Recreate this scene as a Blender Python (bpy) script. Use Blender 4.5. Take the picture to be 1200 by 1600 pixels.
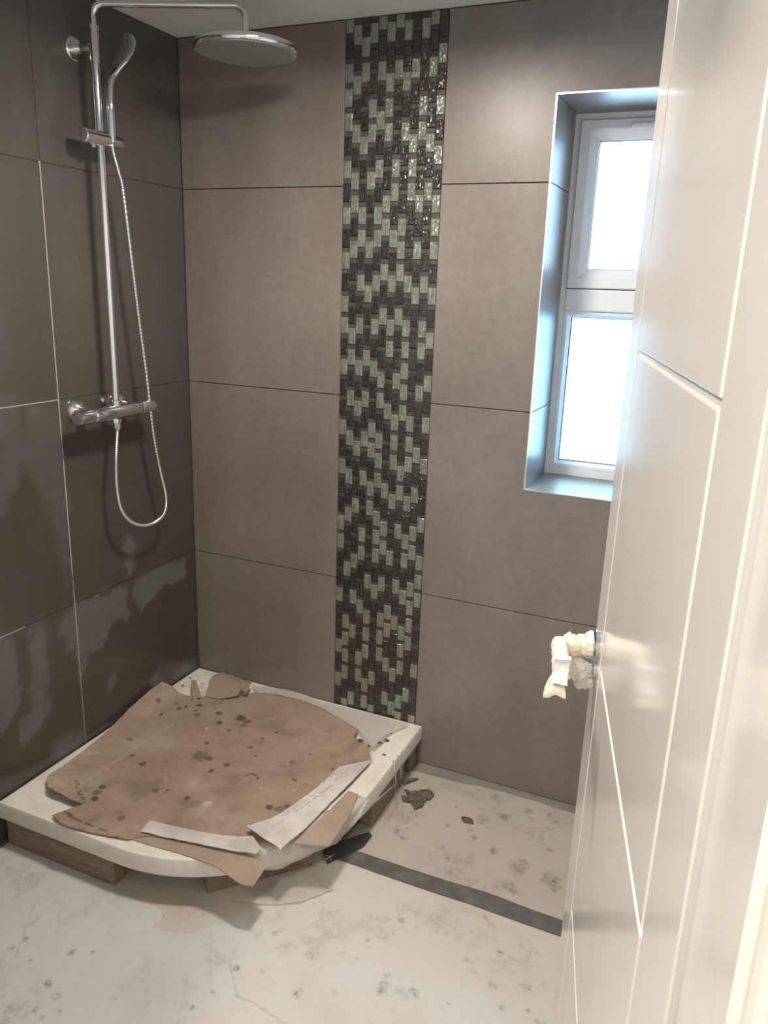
import bpy, bmesh, math, random
import numpy as np
from mathutils import Vector, Matrix, noise
from mathutils.geometry import delaunay_2d_cdt

for o in list(bpy.data.objects): bpy.data.objects.remove(o)
C = bpy.context.scene.collection
scene = bpy.context.scene
random.seed(7)

# ------------------------------------------------------------------ camera
CAM = Vector((1.6786, -2.1863, 1.5247))
right = Vector((0.91332662, 0.40589748, 0.03288954))
up = Vector((-0.13995945, 0.23702968, 0.96136792))
fwd = Vector((-0.38242102, 0.88264612, -0.27329471))
cd = bpy.data.cameras.new('camera'); cam = bpy.data.objects.new('camera', cd); C.objects.link(cam)
M = Matrix.Identity(4)
for i in range(3):
    M[i][0] = right[i]; M[i][1] = up[i]; M[i][2] = -fwd[i]; M[i][3] = CAM[i]
cam.matrix_world = M
cd.sensor_fit = 'VERTICAL'; cd.sensor_height = 32.0
cd.lens = 1236.36 / 1600 * 32.0
cd.clip_start = 0.01; cd.clip_end = 100
scene.camera = cam

# ------------------------------------------------------------------ world, exposure
w = bpy.data.worlds.new('overcast_sky'); scene.world = w; w.use_nodes = True
bg = w.node_tree.nodes['Background']
bg.inputs[0].default_value = (0.46, 0.72, 1.0, 1); bg.inputs[1].default_value = 20.0
scene.view_settings.view_transform = 'Standard'; scene.view_settings.look = 'None'
scene.view_settings.exposure = 0.0; scene.view_settings.gamma = 1.0
scene.view_settings.use_curve_mapping = False
ROOM_LAMP = 21.0     # watts of the ceiling downlight
HALL_LAMP = 30.0     # watts of the hall lamp

H = 2.226            # ceiling height

# ------------------------------------------------------------------ helpers
def tag(o, label=None, cat=None, group=None, kind=None):
    if label: o['label'] = label
    if cat: o['category'] = cat
    if group: o['group'] = group
    if kind: o['kind'] = kind
    return o

def link(name, me, mat=None, parent=None):
    o = bpy.data.objects.new(name, me); C.objects.link(o)
    if mat and me is not None and not me.materials: me.materials.append(mat)
    if parent: o.parent = parent
    return o

def raw(name, v, f, mat=None, parent=None, smooth=False):
    me = bpy.data.meshes.new(name); me.from_pydata(v, [], f); me.validate(); me.update()
    if smooth: me.polygons.foreach_set('use_smooth', [True] * len(me.polygons))
    return link(name, me, mat, parent)

def fin(name, bm, mat=None, parent=None, smooth=False, angle=None):
    bmesh.ops.recalc_face_normals(bm, faces=bm.faces)
    me = bpy.data.meshes.new(name); bm.to_mesh(me); bm.free()
    if smooth: me.polygons.foreach_set('use_smooth', [True] * len(me.polygons))
    if smooth and angle: me.set_sharp_from_angle(angle=math.radians(angle))
    return link(name, me, mat, parent)

def empty(name, loc):
    o = bpy.data.objects.new(name, None); C.objects.link(o); o.location = loc; o.empty_display_size = 0.05
    return o

def keep(o, parent):
    """parent without moving (parents here only ever have a translation / rotation set at build time)"""
    o.parent = parent
    bpy.context.view_layer.update()
    o.matrix_parent_inverse = parent.matrix_world.inverted()
    return o

def box(bm, x0, x1, y0, y1, z0, z1, bevel=0, seg=1):
    vs = [bm.verts.new((x, y, z)) for x in (x0, x1) for y in (y0, y1) for z in (z0, z1)]
    F = [(0, 1, 3, 2), (4, 6, 7, 5), (0, 4, 5, 1), (2, 3, 7, 6), (0, 2, 6, 4), (1, 5, 7, 3)]
    fs = [bm.faces.new([vs[i] for i in f]) for f in F]
    if bevel:
        es = list({e for f in fs for e in f.edges})
        bmesh.ops.bevel(bm, geom=es, offset=bevel, segments=seg, affect='EDGES', profile=0.5)

def box_obj(name, b, mat, parent=None, bevel=0, seg=1, smooth=False):
    bm = bmesh.new(); box(bm, *b, bevel=bevel, seg=seg)
    return fin(name, bm, mat, parent, smooth, 40)

def prism(bm, pts, mapf, d0, d1, bevel=0):
    """polygon pts (2-D) pushed from depth d0 (front) to d1; mapf(u, v, d) -> xyz"""
    a = [bm.verts.new(mapf(u, v, d0)) for u, v in pts]; b = [bm.verts.new(mapf(u, v, d1)) for u, v in pts]
    n = len(pts); front = bm.faces.new(a); bm.faces.new(b[::-1])
    for i in range(n): bm.faces.new((a[i], b[i], b[(i + 1) % n], a[(i + 1) % n]))
    if bevel: bmesh.ops.bevel(bm, geom=list(front.edges), offset=bevel, segments=2, affect='EDGES', profile=0.5)

def tube(bm, pts, r, n=12, cap=True):
    """r a number or list"""
    pts = [Vector(p) for p in pts]; N = len(pts)
    rs = r if isinstance(r, (list, tuple)) else [r] * N
    tans = [(pts[min(i + 1, N - 1)] - pts[max(i - 1, 0)]).normalized() for i in range(N)]
    t = tans[0]; a = Vector((0, 0, 1)) if abs(t.z) < .9 else Vector((1, 0, 0))
    u = t.cross(a).normalized(); rings = []
    for i in range(N):
        t = tans[i]; u = (u - t * u.dot(t)).normalized(); v = t.cross(u)
        rings.append([bm.verts.new(pts[i] + (u * math.cos(2 * math.pi * k / n) + v * math.sin(2 * math.pi * k / n)) * rs[i]) for k in range(n)])
    for i in range(N - 1):
        for k in range(n): bm.faces.new((rings[i][k], rings[i][(k + 1) % n], rings[i + 1][(k + 1) % n], rings[i + 1][k]))
    if cap: bm.faces.new(rings[0][::-1]); bm.faces.new(rings[-1])

def lathe(bm, prof, origin, axis, n=32):
    """prof: (radius, distance along axis) list, closed with caps"""
    axis = Vector(axis).normalized(); a = Vector((0, 0, 1)) if abs(axis.z) < .9 else Vector((1, 0, 0))
    u = axis.cross(a).normalized(); v = axis.cross(u); o = Vector(origin)
    rings = [[bm.verts.new(o + axis * h + (u * math.cos(2 * math.pi * k / n) + v * math.sin(2 * math.pi * k / n)) * r) for k in range(n)] for r, h in prof]
    for i in range(len(rings) - 1):
        for k in range(n): bm.faces.new((rings[i][k], rings[i][(k + 1) % n], rings[i + 1][(k + 1) % n], rings[i + 1][k]))
    bm.faces.new(rings[0][::-1]); bm.faces.new(rings[-1])

def catmull(P, m=8):
    P = [Vector(p) for p in P]; out = []
    for i in range(len(P) - 1):
        a = P[max(i - 1, 0)]; b = P[i]; c = P[i + 1]; d = P[min(i + 2, len(P) - 1)]
        for k in range(m):
            t = k / m
            out.append(0.5 * ((2 * b) + (c - a) * t + (2 * a - 5 * b + 4 * c - d) * t * t + (3 * b - a - 3 * c + d) * t ** 3))
    return out + [P[-1]]

_lat = {}
def vn(x, y, scale, seed=0):
    """numpy value noise, 0..1"""
    if seed not in _lat: _lat[seed] = np.random.RandomState(seed + 100).rand(256, 256)
    L = _lat[seed]; x = np.asarray(x) * scale + 37.3; y = np.asarray(y) * scale + 91.7
    i = np.floor(x).astype(int); j = np.floor(y).astype(int); fx = x - i; fy = y - j
    fx = fx * fx * (3 - 2 * fx); fy = fy * fy * (3 - 2 * fy); i &= 255; j &= 255; i1 = (i + 1) & 255; j1 = (j + 1) & 255
    return (L[i, j] * (1 - fx) + L[i1, j] * fx) * (1 - fy) + (L[i, j1] * (1 - fx) + L[i1, j1] * fx) * fy

def stains(x, y, blobs, seed=0, sharp=0.35):
    x = np.asarray(x); y = np.asarray(y); s = np.zeros_like(x, dtype=float)
    wob = 0.55 + 0.9 * (0.6 * vn(x, y, 90, seed) + 0.4 * vn(x, y, 210, seed + 1))
    for k, (bx, by, r) in enumerate(blobs):
        m = (abs(x - bx) < 2 * r) & (abs(y - by) < 2 * r)
        if not m.any(): continue
        d = np.hypot(x[m] - bx, y[m] - by) / r * wob[m]
        s[m] = np.maximum(s[m], np.clip((1.05 - d) / sharp, 0, 1) * (0.6 + 0.4 * ((k * 37) % 11) / 10))
    return s

def attr(o, name, vals):
    a = o.data.attributes.new(name, 'FLOAT', 'POINT'); a.data.foreach_set('value', np.asarray(vals, dtype=np.float32))

# ------------------------------------------------------------------ materials
class NT:
    def __init__(self, name):
        m = bpy.data.materials.new(name); m.use_nodes = True; self.m = m; self.t = m.node_tree
        self.b = self.t.nodes['Principled BSDF']; self.out = self.t.nodes['Material Output']
    def n(self, typ, **kw):
        x = self.t.nodes.new(typ)
        for k, v in kw.items():
            if k in x.inputs: x.inputs[k].default_value = v
            else: setattr(x, k, v)
        return x
    def l(self, a, b): self.t.links.new(a, b)
    def pos(self, scale=(1, 1, 1)):
        g = self.n('ShaderNodeNewGeometry'); mp = self.n('ShaderNodeMapping'); mp.inputs['Scale'].default_value = scale
        self.l(g.outputs['Position'], mp.inputs[0]); return mp.outputs[0]
    def noise(self, scale, detail=4, rough=.55, vec=None, dist=0):
        x = self.n('ShaderNodeTexNoise'); x.inputs['Scale'].default_value = scale; x.inputs['Detail'].default_value = detail
        x.inputs['Roughness'].default_value = rough; x.inputs['Distortion'].default_value = dist
        self.l(vec if vec is not None else self.pos(), x.inputs['Vector']); return x.outputs[0]
    def ramp(self, fac, stops):
        r = self.n('ShaderNodeValToRGB'); e = r.color_ramp.elements
        while len(e) < len(stops): e.new(.5)
        for i, (p, c) in enumerate(stops): e[i].position = p; e[i].color = (*c, 1) if len(c) == 3 else c
        self.l(fac, r.inputs[0]); return r.outputs[0]
    def mix(self, fac, a, b, mode='MIX'):
        x = self.n('ShaderNodeMix', data_type='RGBA', blend_type=mode)
        for s, v in ((x.inputs[0], fac), (x.inputs[6], a), (x.inputs[7], b)):
            if isinstance(v, (tuple, float, int)): s.default_value = v if not isinstance(v, tuple) else (*v[:3], 1)
            else: self.l(v, s)
        return x.outputs[2]
    def math(self, op, a, b=0.0, clamp=False):
        x = self.n('ShaderNodeMath', operation=op, use_clamp=clamp)
        for i, v in enumerate((a, b)):
            if isinstance(v, (float, int)): x.inputs[i].default_value = v
            else: self.l(v, x.inputs[i])
        return x.outputs[0]
    def map(self, v, a, b, c, d):
        x = self.n('ShaderNodeMapRange'); self.l(v, x.inputs[0])
        for i, q in enumerate((a, b, c, d)): x.inputs[i + 1].default_value = q
        return x.outputs[0]
    def at(self, name): return self.n('ShaderNodeAttribute', attribute_name=name).outputs['Fac']
    def bump(self, h, s=.1, d=.002):
        x = self.n('ShaderNodeBump'); x.inputs['Strength'].default_value = s; x.inputs['Distance'].default_value = d
        self.l(h, x.inputs['Height']); self.l(x.outputs[0], self.b.inputs['Normal'])
    def set(self, **kw):
        for k, v in kw.items():
            k = k.replace('_', ' ')
            i = self.b.inputs[k]
            if isinstance(v, (float, int)): i.default_value = v
            elif isinstance(v, tuple): i.default_value = (*v, 1) if len(v) == 3 and i.type == 'RGBA' else v
            else: self.l(v, i)
        return self

def plain(name, col, rough=.5, metal=0., **kw):
    t = NT(name); t.set(Base_Color=col, Roughness=rough, Metallic=metal, **kw); return t.m

# back wall tile: warm grey, clouded
t = NT('grey_porcelain')
c1 = t.noise(3.2, 5, .6, t.pos((1, 1, .55))); c2 = t.noise(38, 3, .6)
col = t.ramp(c1, [(.3, (.165, .139, .121)), (.5, (.207, .178, .158)), (.72, (.25, .219, .197))])
col = t.mix(.16, col, t.ramp(c2, [(.3, (.11, .09, .075)), (.7, (.30, .26, .23))]))
t.set(Base_Color=col, Roughness=t.map(c1, .3, .7, .32, .42)); t.bump(c2, .03, .001); M_TILE = t.m

# left wall tile: dark taupe with a dusty film (outlined by attribute 'film')
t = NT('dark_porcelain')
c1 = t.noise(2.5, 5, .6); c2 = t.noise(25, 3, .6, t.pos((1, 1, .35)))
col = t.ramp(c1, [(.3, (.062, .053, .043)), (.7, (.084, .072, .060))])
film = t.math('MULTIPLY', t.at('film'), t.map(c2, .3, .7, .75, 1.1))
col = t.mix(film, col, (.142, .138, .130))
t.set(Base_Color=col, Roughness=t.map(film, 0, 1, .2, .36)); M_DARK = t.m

M_GROUT_D = plain('dark_grout', (.035, .03, .026), .9)
# left wall grout: pale where the joint has been filled, dark elsewhere
t = NT('part_filled_grout')
g = t.n('ShaderNodeNewGeometry'); sp = t.n('ShaderNodeSeparateXYZ'); t.l(g.outputs['Position'], sp.inputs[0])
left = t.math('LESS_THAN', sp.outputs[1], -.565); low = t.math('LESS_THAN', sp.outputs[2], 1.802)
fade = t.map(sp.outputs[2], .1, .5, .55, 1.0)
nz = t.map(t.noise(7, 3, .6), .34, .42, .15, 1.0)
near = lambda ax, c, w_: t.math('LESS_THAN', t.math('ABSOLUTE', t.math('ADD', sp.outputs[ax], -c)), w_)
filled = t.math('MAXIMUM', t.math('MAXIMUM', near(1, -.5685, .0035), near(2, 1.2, .02)), t.math('LESS_THAN', sp.outputs[1], -.75))
left = t.math('MULTIPLY', left, filled)
f = t.math('MULTIPLY', t.math('MULTIPLY', left, low), t.math('MULTIPLY', fade, nz))
t.set(Base_Color=t.mix(f, (.060, .051, .042), (.44, .40, .34)), Roughness=.9); M_GROUT_L = t.m
M_GROUT_M = plain('brown_mosaic_grout', (.085, .068, .055), .85)

def glass_mat(name, lo, hi, rough, bump):
    t = NT(name); inf = t.n('ShaderNodeObjectInfo')
    ve = t.pos((260, 260, 28)); n1 = t.noise(1.0, 3, .7, ve); n2 = t.noise(300, 2, .6)
    m = t.math('ADD', t.math('MULTIPLY', n1, .65), t.math('MULTIPLY', n2, .35))
    col = t.ramp(m, [(.36, lo), (.62, hi)])
    col = t.mix(t.map(inf.outputs['Random'], 0, 1, 0, .35), col, tuple(x * .6 for x in hi))
    t.set(Base_Color=col, Roughness=rough, Metallic=.6, Coat_Weight=.8, Coat_Roughness=.08)
    vo = t.n('ShaderNodeTexVoronoi'); vo.inputs['Scale'].default_value = 1; t.l(t.pos((380, 380, 170)), vo.inputs['Vector'])
    s1 = t.n('ShaderNodeVectorMath', operation='SUBTRACT'); t.l(vo.outputs['Color'], s1.inputs[0]); s1.inputs[1].default_value = (.5, .5, .5)
    s2 = t.n('ShaderNodeVectorMath', operation='SCALE'); t.l(s1.outputs[0], s2.inputs[0]); s2.inputs['Scale'].default_value = bump
    gn = t.n('ShaderNodeNewGeometry'); s3 = t.n('ShaderNodeVectorMath', operation='ADD'); t.l(gn.outputs['Normal'], s3.inputs[0]); t.l(s2.outputs[0], s3.inputs[1])
    s4 = t.n('ShaderNodeVectorMath', operation='NORMALIZE'); t.l(s3.outputs[0], s4.inputs[0]); t.l(s4.outputs[0], t.b.inputs['Normal']); return t.m
M_GLASS_LIGHT = glass_mat('pale_green_crackle_glass', (.17, .19, .16), (.42, .445, .385), .28, .36)
M_GLASS_DARK = glass_mat('dark_streaked_glass', (.016, .015, .013), (.095, .091, .081), .26, .45)
M_STONE = NT('brown_stone_strip'); n = M_STONE.noise(60, 4, .6)
M_STONE.set(Base_Color=M_STONE.ramp(n, [(.3, (.045, .037, .030)), (.7, (.088, .075, .062))]), Roughness=.45); M_STONE = M_STONE.m

t = NT('ceiling_paint'); t.set(Base_Color=(.80, .79, .77), Roughness=.8); t.bump(t.noise(180, 3), .05, .001); M_CEIL = t.m
M_PLASTER = plain('white_plaster', (.78, .76, .72), .8)
t = NT('door_paint'); n = t.noise(5, 3, .5)
t.set(Base_Color=(.82, .79, .745), Roughness=t.map(n, .3, .7, .13, .2), Coat_Weight=.3, Coat_Roughness=.1); t.bump(t.noise(120, 2, .5, t.pos((1, 1, .1))), .02, .001); M_DOOR = t.m
M_FRAME_PAINT = plain('cream_gloss_paint', (.68, .65, .59), .35)
M_UPVC = plain('white_upvc', (.86, .885, .92), .28)
M_GASKET = plain('black_gasket', (.02, .02, .022), .6)
M_TRIM = plain('brushed_aluminium_edge', (.85, .87, .9), .28, 1.0)
M_CHROME = plain('chrome', (.78, .78, .79), .07, 1.0)
M_CHROME_S = plain('satin_chrome', (.55, .55, .55), .25, 1.0)
t = NT('hose_metal'); t.set(Base_Color=(.72, .72, .74), Metallic=1., Roughness=.22); M_HOSE = t.m
t = NT('nozzle_plate')
vo = t.n('ShaderNodeTexVoronoi'); vo.inputs['Scale'].default_value = 75; vo.inputs['Randomness'].default_value = 0; t.l(t.pos(), vo.inputs['Vector'])
t.set(Base_Color=t.ramp(vo.outputs['Distance'], [(.25, (.16, .17, .165)), (.32, (.33, .34, .33))]), Roughness=.4, Metallic=.35); M_NOZZLE = t.m

t = NT('white_acrylic'); n = t.noise(9, 5, .65); n2 = t.noise(55, 4, .6)
col = t.mix(t.map(n, .45, .75, 0, .6), (.80, .755, .67), (.60, .52, .41))
col = t.mix(t.math('MULTIPLY', t.at('stain'), .9), col, (.06, .045, .03))
t.set(Base_Color=col, Roughness=.35); M_TRAY = t.m

t = NT('brown_cardboard'); n = t.noise(5, 5, .6, t.pos((1, 1, 1)), .6); n2 = t.noise(70, 3, .6)
col = t.ramp(n, [(.3, (.27, .185, .125)), (.5, (.335, .24, .17)), (.72, (.40, .30, .22))])
col = t.mix(.12, col, t.ramp(n2, [(.35, (.2, .14, .1)), (.7, (.5, .4, .32))]))
col = t.mix(t.math('MULTIPLY', t.at('stain'), .92), col, (.075, .048, .034))
col = t.mix(t.at('pale'), col, (.62, .53, .43))
t.set(Base_Color=col, Roughness=.8); t.bump(n2, .1, .001); M_CARD = t.m
t = NT('white_faced_card'); n = t.noise(18, 4, .6)
col = t.ramp(n, [(.3, (.56, .50, .44)), (.65, (.70, .65, .59))]); col = t.mix(t.math('MULTIPLY', t.at('stain'), .7), col, (.16, .13, .11))
t.set(Base_Color=col, Roughness=.6); M_CARD_W = t.m

def sheet_mat(name, c0, c1):
  t = NT(name); n = t.noise(3.5, 6, .6); n2 = t.noise(28, 5, .65); n3 = t.noise(1.6, 2, .5)
  col = t.mix(t.map(n, .46, .78, 0, .6), c0, c1)
  col = t.mix(t.map(n2, .56, .8, 0, .22), col, (.42, .385, .34))
  col = t.mix(t.math('MULTIPLY', t.at('stain'), t.map(t.noise(160, 3, .6), .38, .62, .3, 1.0)), col, (.12, .098, .075))
  col = t.mix(t.math('MULTIPLY', t.at('beige'), .6), col, (.50, .43, .32))
  t.set(Base_Color=col, Roughness=.55); t.bump(n2, .06, .001); return t.m
M_SHEET = sheet_mat('dirty_white_floor_sheet', (.60, .575, .545), (.50, .46, .41))
M_SHEET_R = sheet_mat('dimmed_dusty_floor_sheet', (.455, .41, .35), (.36, .32, .27))  # sheet dirtier here; the dimmer light at the back is put into its colour
t = NT('grey_floor'); n = t.noise(12, 4)
t.set(Base_Color=t.ramp(n, [(.3, (.20, .18, .155)), (.7, (.27, .245, .215))]), Roughness=.6); M_FLOOR = t.m
t = NT('grey_tape'); n = t.noise(26, 4, .65)
t.set(Base_Color=t.ramp(n, [(.3, (.088, .082, .071)), (.5, (.115, .109, .095)), (.75, (.175, .166, .143))]), Roughness=.45); M_TAPE = t.m
t = NT('dark_grey_tape'); n = t.noise(26, 4, .65)
t.set(Base_Color=t.ramp(n, [(.3, (.052, .047, .04)), (.75, (.095, .088, .075))]), Roughness=.5); M_TAPE_D = t.m
t = NT('old_timber'); n = t.noise(1, 5, .6, t.pos((9, 60, 60)), 1.2)
t.set(Base_Color=t.ramp(n, [(.3, (.17, .13, .095)), (.6, (.27, .215, .16)), (.8, (.36, .29, .22))]), Roughness=.75); t.bump(n, .2, .002); M_WOOD = t.m
M_DIRT = NT('dried_mud'); n = M_DIRT.noise(90, 4); M_DIRT.set(Base_Color=M_DIRT.ramp(n, [(.3, (.06, .048, .034)), (.7, (.17, .14, .105))]), Roughness=.95); M_DIRT = M_DIRT.m
t = NT('masking_tape'); n = t.noise(45, 4)
t.set(Base_Color=t.ramp(n, [(.3, (.72, .64, .48)), (.7, (.84, .78, .66))]), Roughness=.6); M_MASK = t.m
M_PAPER = plain('white_tape', (.85, .85, .85), .5)
M_WHITE = plain('white_print', (.7, .68, .64), .6)

def see_through(name, col, share, rough=.25, transl=.4):
    """thin plastic film: part clear, part milky"""
    m = bpy.data.materials.new(name); m.use_nodes = True; T = m.node_tree; T.nodes.clear()
    out = T.nodes.new('ShaderNodeOutputMaterial'); tr = T.nodes.new('ShaderNodeBsdfTransparent')
    p = T.nodes.new('ShaderNodeBsdfPrincipled'); p.inputs['Base Color'].default_value = (*col, 1); p.inputs['Roughness'].default_value = rough
    tl = T.nodes.new('ShaderNodeBsdfTranslucent'); tl.inputs[0].default_value = (*col, 1)
    a = T.nodes.new('ShaderNodeMixShader'); a.inputs[0].default_value = transl; b = T.nodes.new('ShaderNodeMixShader'); b.inputs[0].default_value = share
    T.links.new(p.outputs[0], a.inputs[1]); T.links.new(tl.outputs[0], a.inputs[2])
    T.links.new(tr.outputs[0], b.inputs[1]); T.links.new(a.outputs[0], b.inputs[2]); T.links.new(b.outputs[0], out.inputs[0]); return m
M_FILM = see_through('milky_plastic_film', (.80, .77, .72), .55)
M_FILM_B = see_through('pale_crumpled_film', (.93, .88, .80), .96, .15)

def pane_mat(name, tint, milky):
    m = bpy.data.materials.new(name); m.use_nodes = True; T = m.node_tree; T.nodes.clear()
    out = T.nodes.new('ShaderNodeOutputMaterial'); tr = T.nodes.new('ShaderNodeBsdfTransparent'); tr.inputs[0].default_value = (*tint, 1)
    gl = T.nodes.new('ShaderNodeBsdfGlossy'); gl.inputs['Roughness'].default_value = .02
    tl = T.nodes.new('ShaderNodeBsdfTranslucent'); tl.inputs[0].default_value = (*tint, 1)
    fr = T.nodes.new('ShaderNodeFresnel'); fr.inputs[0].default_value = 1.45
    a = T.nodes.new('ShaderNodeMixShader'); b = T.nodes.new('ShaderNodeMixShader')
    if milky:
        tc = T.nodes.new('ShaderNodeTexCoord'); nz = T.nodes.new('ShaderNodeTexNoise'); nz.inputs['Scale'].default_value = 60
        mr = T.nodes.new('ShaderNodeMapRange'); mr.inputs[3].default_value = milky - .12; mr.inputs[4].default_value = milky + .12
        T.links.new(tc.outputs['Object'], nz.inputs[0]); T.links.new(nz.outputs[0], mr.inputs[0]); T.links.new(mr.outputs[0], a.inputs[0])
    else: a.inputs[0].default_value = 0
    T.links.new(tr.outputs[0], a.inputs[1]); T.links.new(tl.outputs[0], a.inputs[2])
    T.links.new(fr.outputs[0], b.inputs[0]); T.links.new(a.outputs[0], b.inputs[1]); T.links.new(gl.outputs[0], b.inputs[2])
    T.links.new(b.outputs[0], out.inputs[0]); return m
M_PANE = pane_mat('clear_glass', (.96, .98, .99), 0)
M_PANE_F = pane_mat('obscured_glass', (.80, .93, .96), .35)

def emit(name, col, s):
    m = bpy.data.materials.new(name); m.use_nodes = True; T = m.node_tree
    b = T.nodes['Principled BSDF']; b.inputs['Emission Color'].default_value = (*col, 1); b.inputs['Emission Strength'].default_value = s; return m
M_LENS = emit('lit_lens', (1, .9, .75), 6)

# ------------------------------------------------------------------ outlines and stains, metres
MAIN_SHEET = [(0.014, -0.159), (0.05, -0.195), (0.107, -0.206), (0.184, -0.176), (0.265, -0.134), (0.293, -0.084), (0.364, -0.052), (0.465, -0.05), (0.558, -0.06), (0.664, -0.103), (0.72, -0.122), (0.73, -0.181), (0.79, -0.199), (0.833, -0.267), (0.814, -0.335), (0.787, -0.543), (0.759, -0.713), (0.703, -0.746), (0.57, -0.793), (0.454, -0.839), (0.426, -0.867), (0.339, -0.886), (0.234, -0.901), (0.19, -0.886), (0.222, -0.81), (0.151, -0.807), (0.091, -0.806), (0.058, -0.779), (0.042, -0.674), (0.03, -0.558), (0.014, -0.371)]
TORN_TAB = [(0.164, -0.186), (0.137, -0.119), (0.132, -0.046), (0.184, -0.046), (0.268, -0.107), (0.272, -0.145), (0.213, -0.18)]
TORN_SLIVER = [(0.126, -0.206), (0.074, -0.141), (0.088, -0.134), (0.152, -0.187)]
WHITE_STRIP = [(0.685, -0.717), (0.726, -0.61), (0.755, -0.485), (0.767, -0.351), (0.84, -0.274), (0.83, -0.414), (0.818, -0.564), (0.807, -0.751), (0.751, -0.739)]
LEFT_STRIP = [(0.441, -0.835), (0.434, -0.79), (0.553, -0.771), (0.642, -0.755), (0.709, -0.725), (0.756, -0.76), (0.755, -0.781), (0.652, -0.798), (0.547, -0.816)]
FRONT_FLAP = [(0.43, -0.86), (0.438, -0.828), (0.542, -0.81), (0.648, -0.792), (0.751, -0.775), (0.787, -0.788), (0.791, -0.852), (0.759, -0.858), (0.684, -0.844), (0.572, -0.848), (0.479, -0.857)]
BROWN_STRIP = [(0.81, -0.693), (0.826, -0.578), (0.838, -0.431), (0.872, -0.437), (0.889, -0.532), (0.898, -0.661)]
BACK_FILM = [(0.269, -0.048), (0.324, -0.03), (0.381, -0.016), (0.461, -0.02), (0.545, -0.036), (0.674, -0.027), (0.863, -0.035), (0.815, -0.132), (0.812, -0.208), (0.726, -0.135), (0.565, -0.074), (0.471, -0.06), (0.37, -0.062), (0.302, -0.087)]
TORN_FOLD = [(0.192, -0.05), (0.232, -0.061), (0.282, -0.071), (0.298, -0.129), (0.28, -0.128)]
SHEET_STAINS = [(0.365, -0.482, 0.0273), (0.395, -0.481, 0.0148), (0.35, -0.246, 0.0192), (0.378, -0.254, 0.0148), (0.269, -0.251, 0.0148), (0.306, -0.3, 0.0125), (0.213, -0.294, 0.0103), (0.135, -0.287, 0.0108), (0.148, -0.267, 0.0067), (0.192, -0.277, 0.0089), (0.183, -0.239, 0.0103), (0.109, -0.268, 0.0067), (0.054, -0.292, 0.0103), (0.107, -0.344, 0.0081), (0.117, -0.505, 0.0098), (0.185, -0.572, 0.0098), (0.241, -0.592, 0.0112), (0.221, -0.756, 0.0143), (0.217, -0.732, 0.0112), (0.233, -0.779, 0.0112), (0.356, -0.676, 0.0112), (0.455, -0.665, 0.0112), (0.356, -0.812, 0.0125), (0.463, -0.484, 0.0112), (0.34, -0.416, 0.0076), (0.382, -0.278, 0.0103), (0.473, -0.376, 0.0076), (0.358, -0.325, 0.0058), (0.626, -0.387, 0.0081), (0.675, -0.459, 0.0081), (0.479, -0.317, 0.0067), (0.435, -0.189, 0.0045), (0.752, -0.363, 0.0054), (0.713, -0.463, 0.0041), (0.513, -0.406, 0.0054), (0.501, -0.269, 0.0058), (0.656, -0.326, 0.0054), (0.438, -0.529, 0.0098), (0.192, -0.176, 0.0089), (0.234, -0.179, 0.0058), (0.134, -0.216, 0.0058), (0.155, -0.205, 0.0067), (0.235, -0.193, 0.0045), (0.386, -0.661, 0.0058), (0.707, -0.592, 0.0157), (0.724, -0.574, 0.0143), (0.678, -0.598, 0.0103)]
TRAY_SPOTS = [(0.043, -0.148, 0.0072), (0.03, -0.09, 0.0045), (0.094, -0.105, 0.0045), (0.76, -0.191, 0.0139), (0.789, -0.196, 0.0098), (0.814, -0.163, 0.0134), (0.828, -0.14, 0.0125), (0.854, -0.218, 0.0076), (0.822, -0.096, 0.0063), (0.073, -0.931, 0.0055), (0.18, -0.941, 0.0032)]
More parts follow.
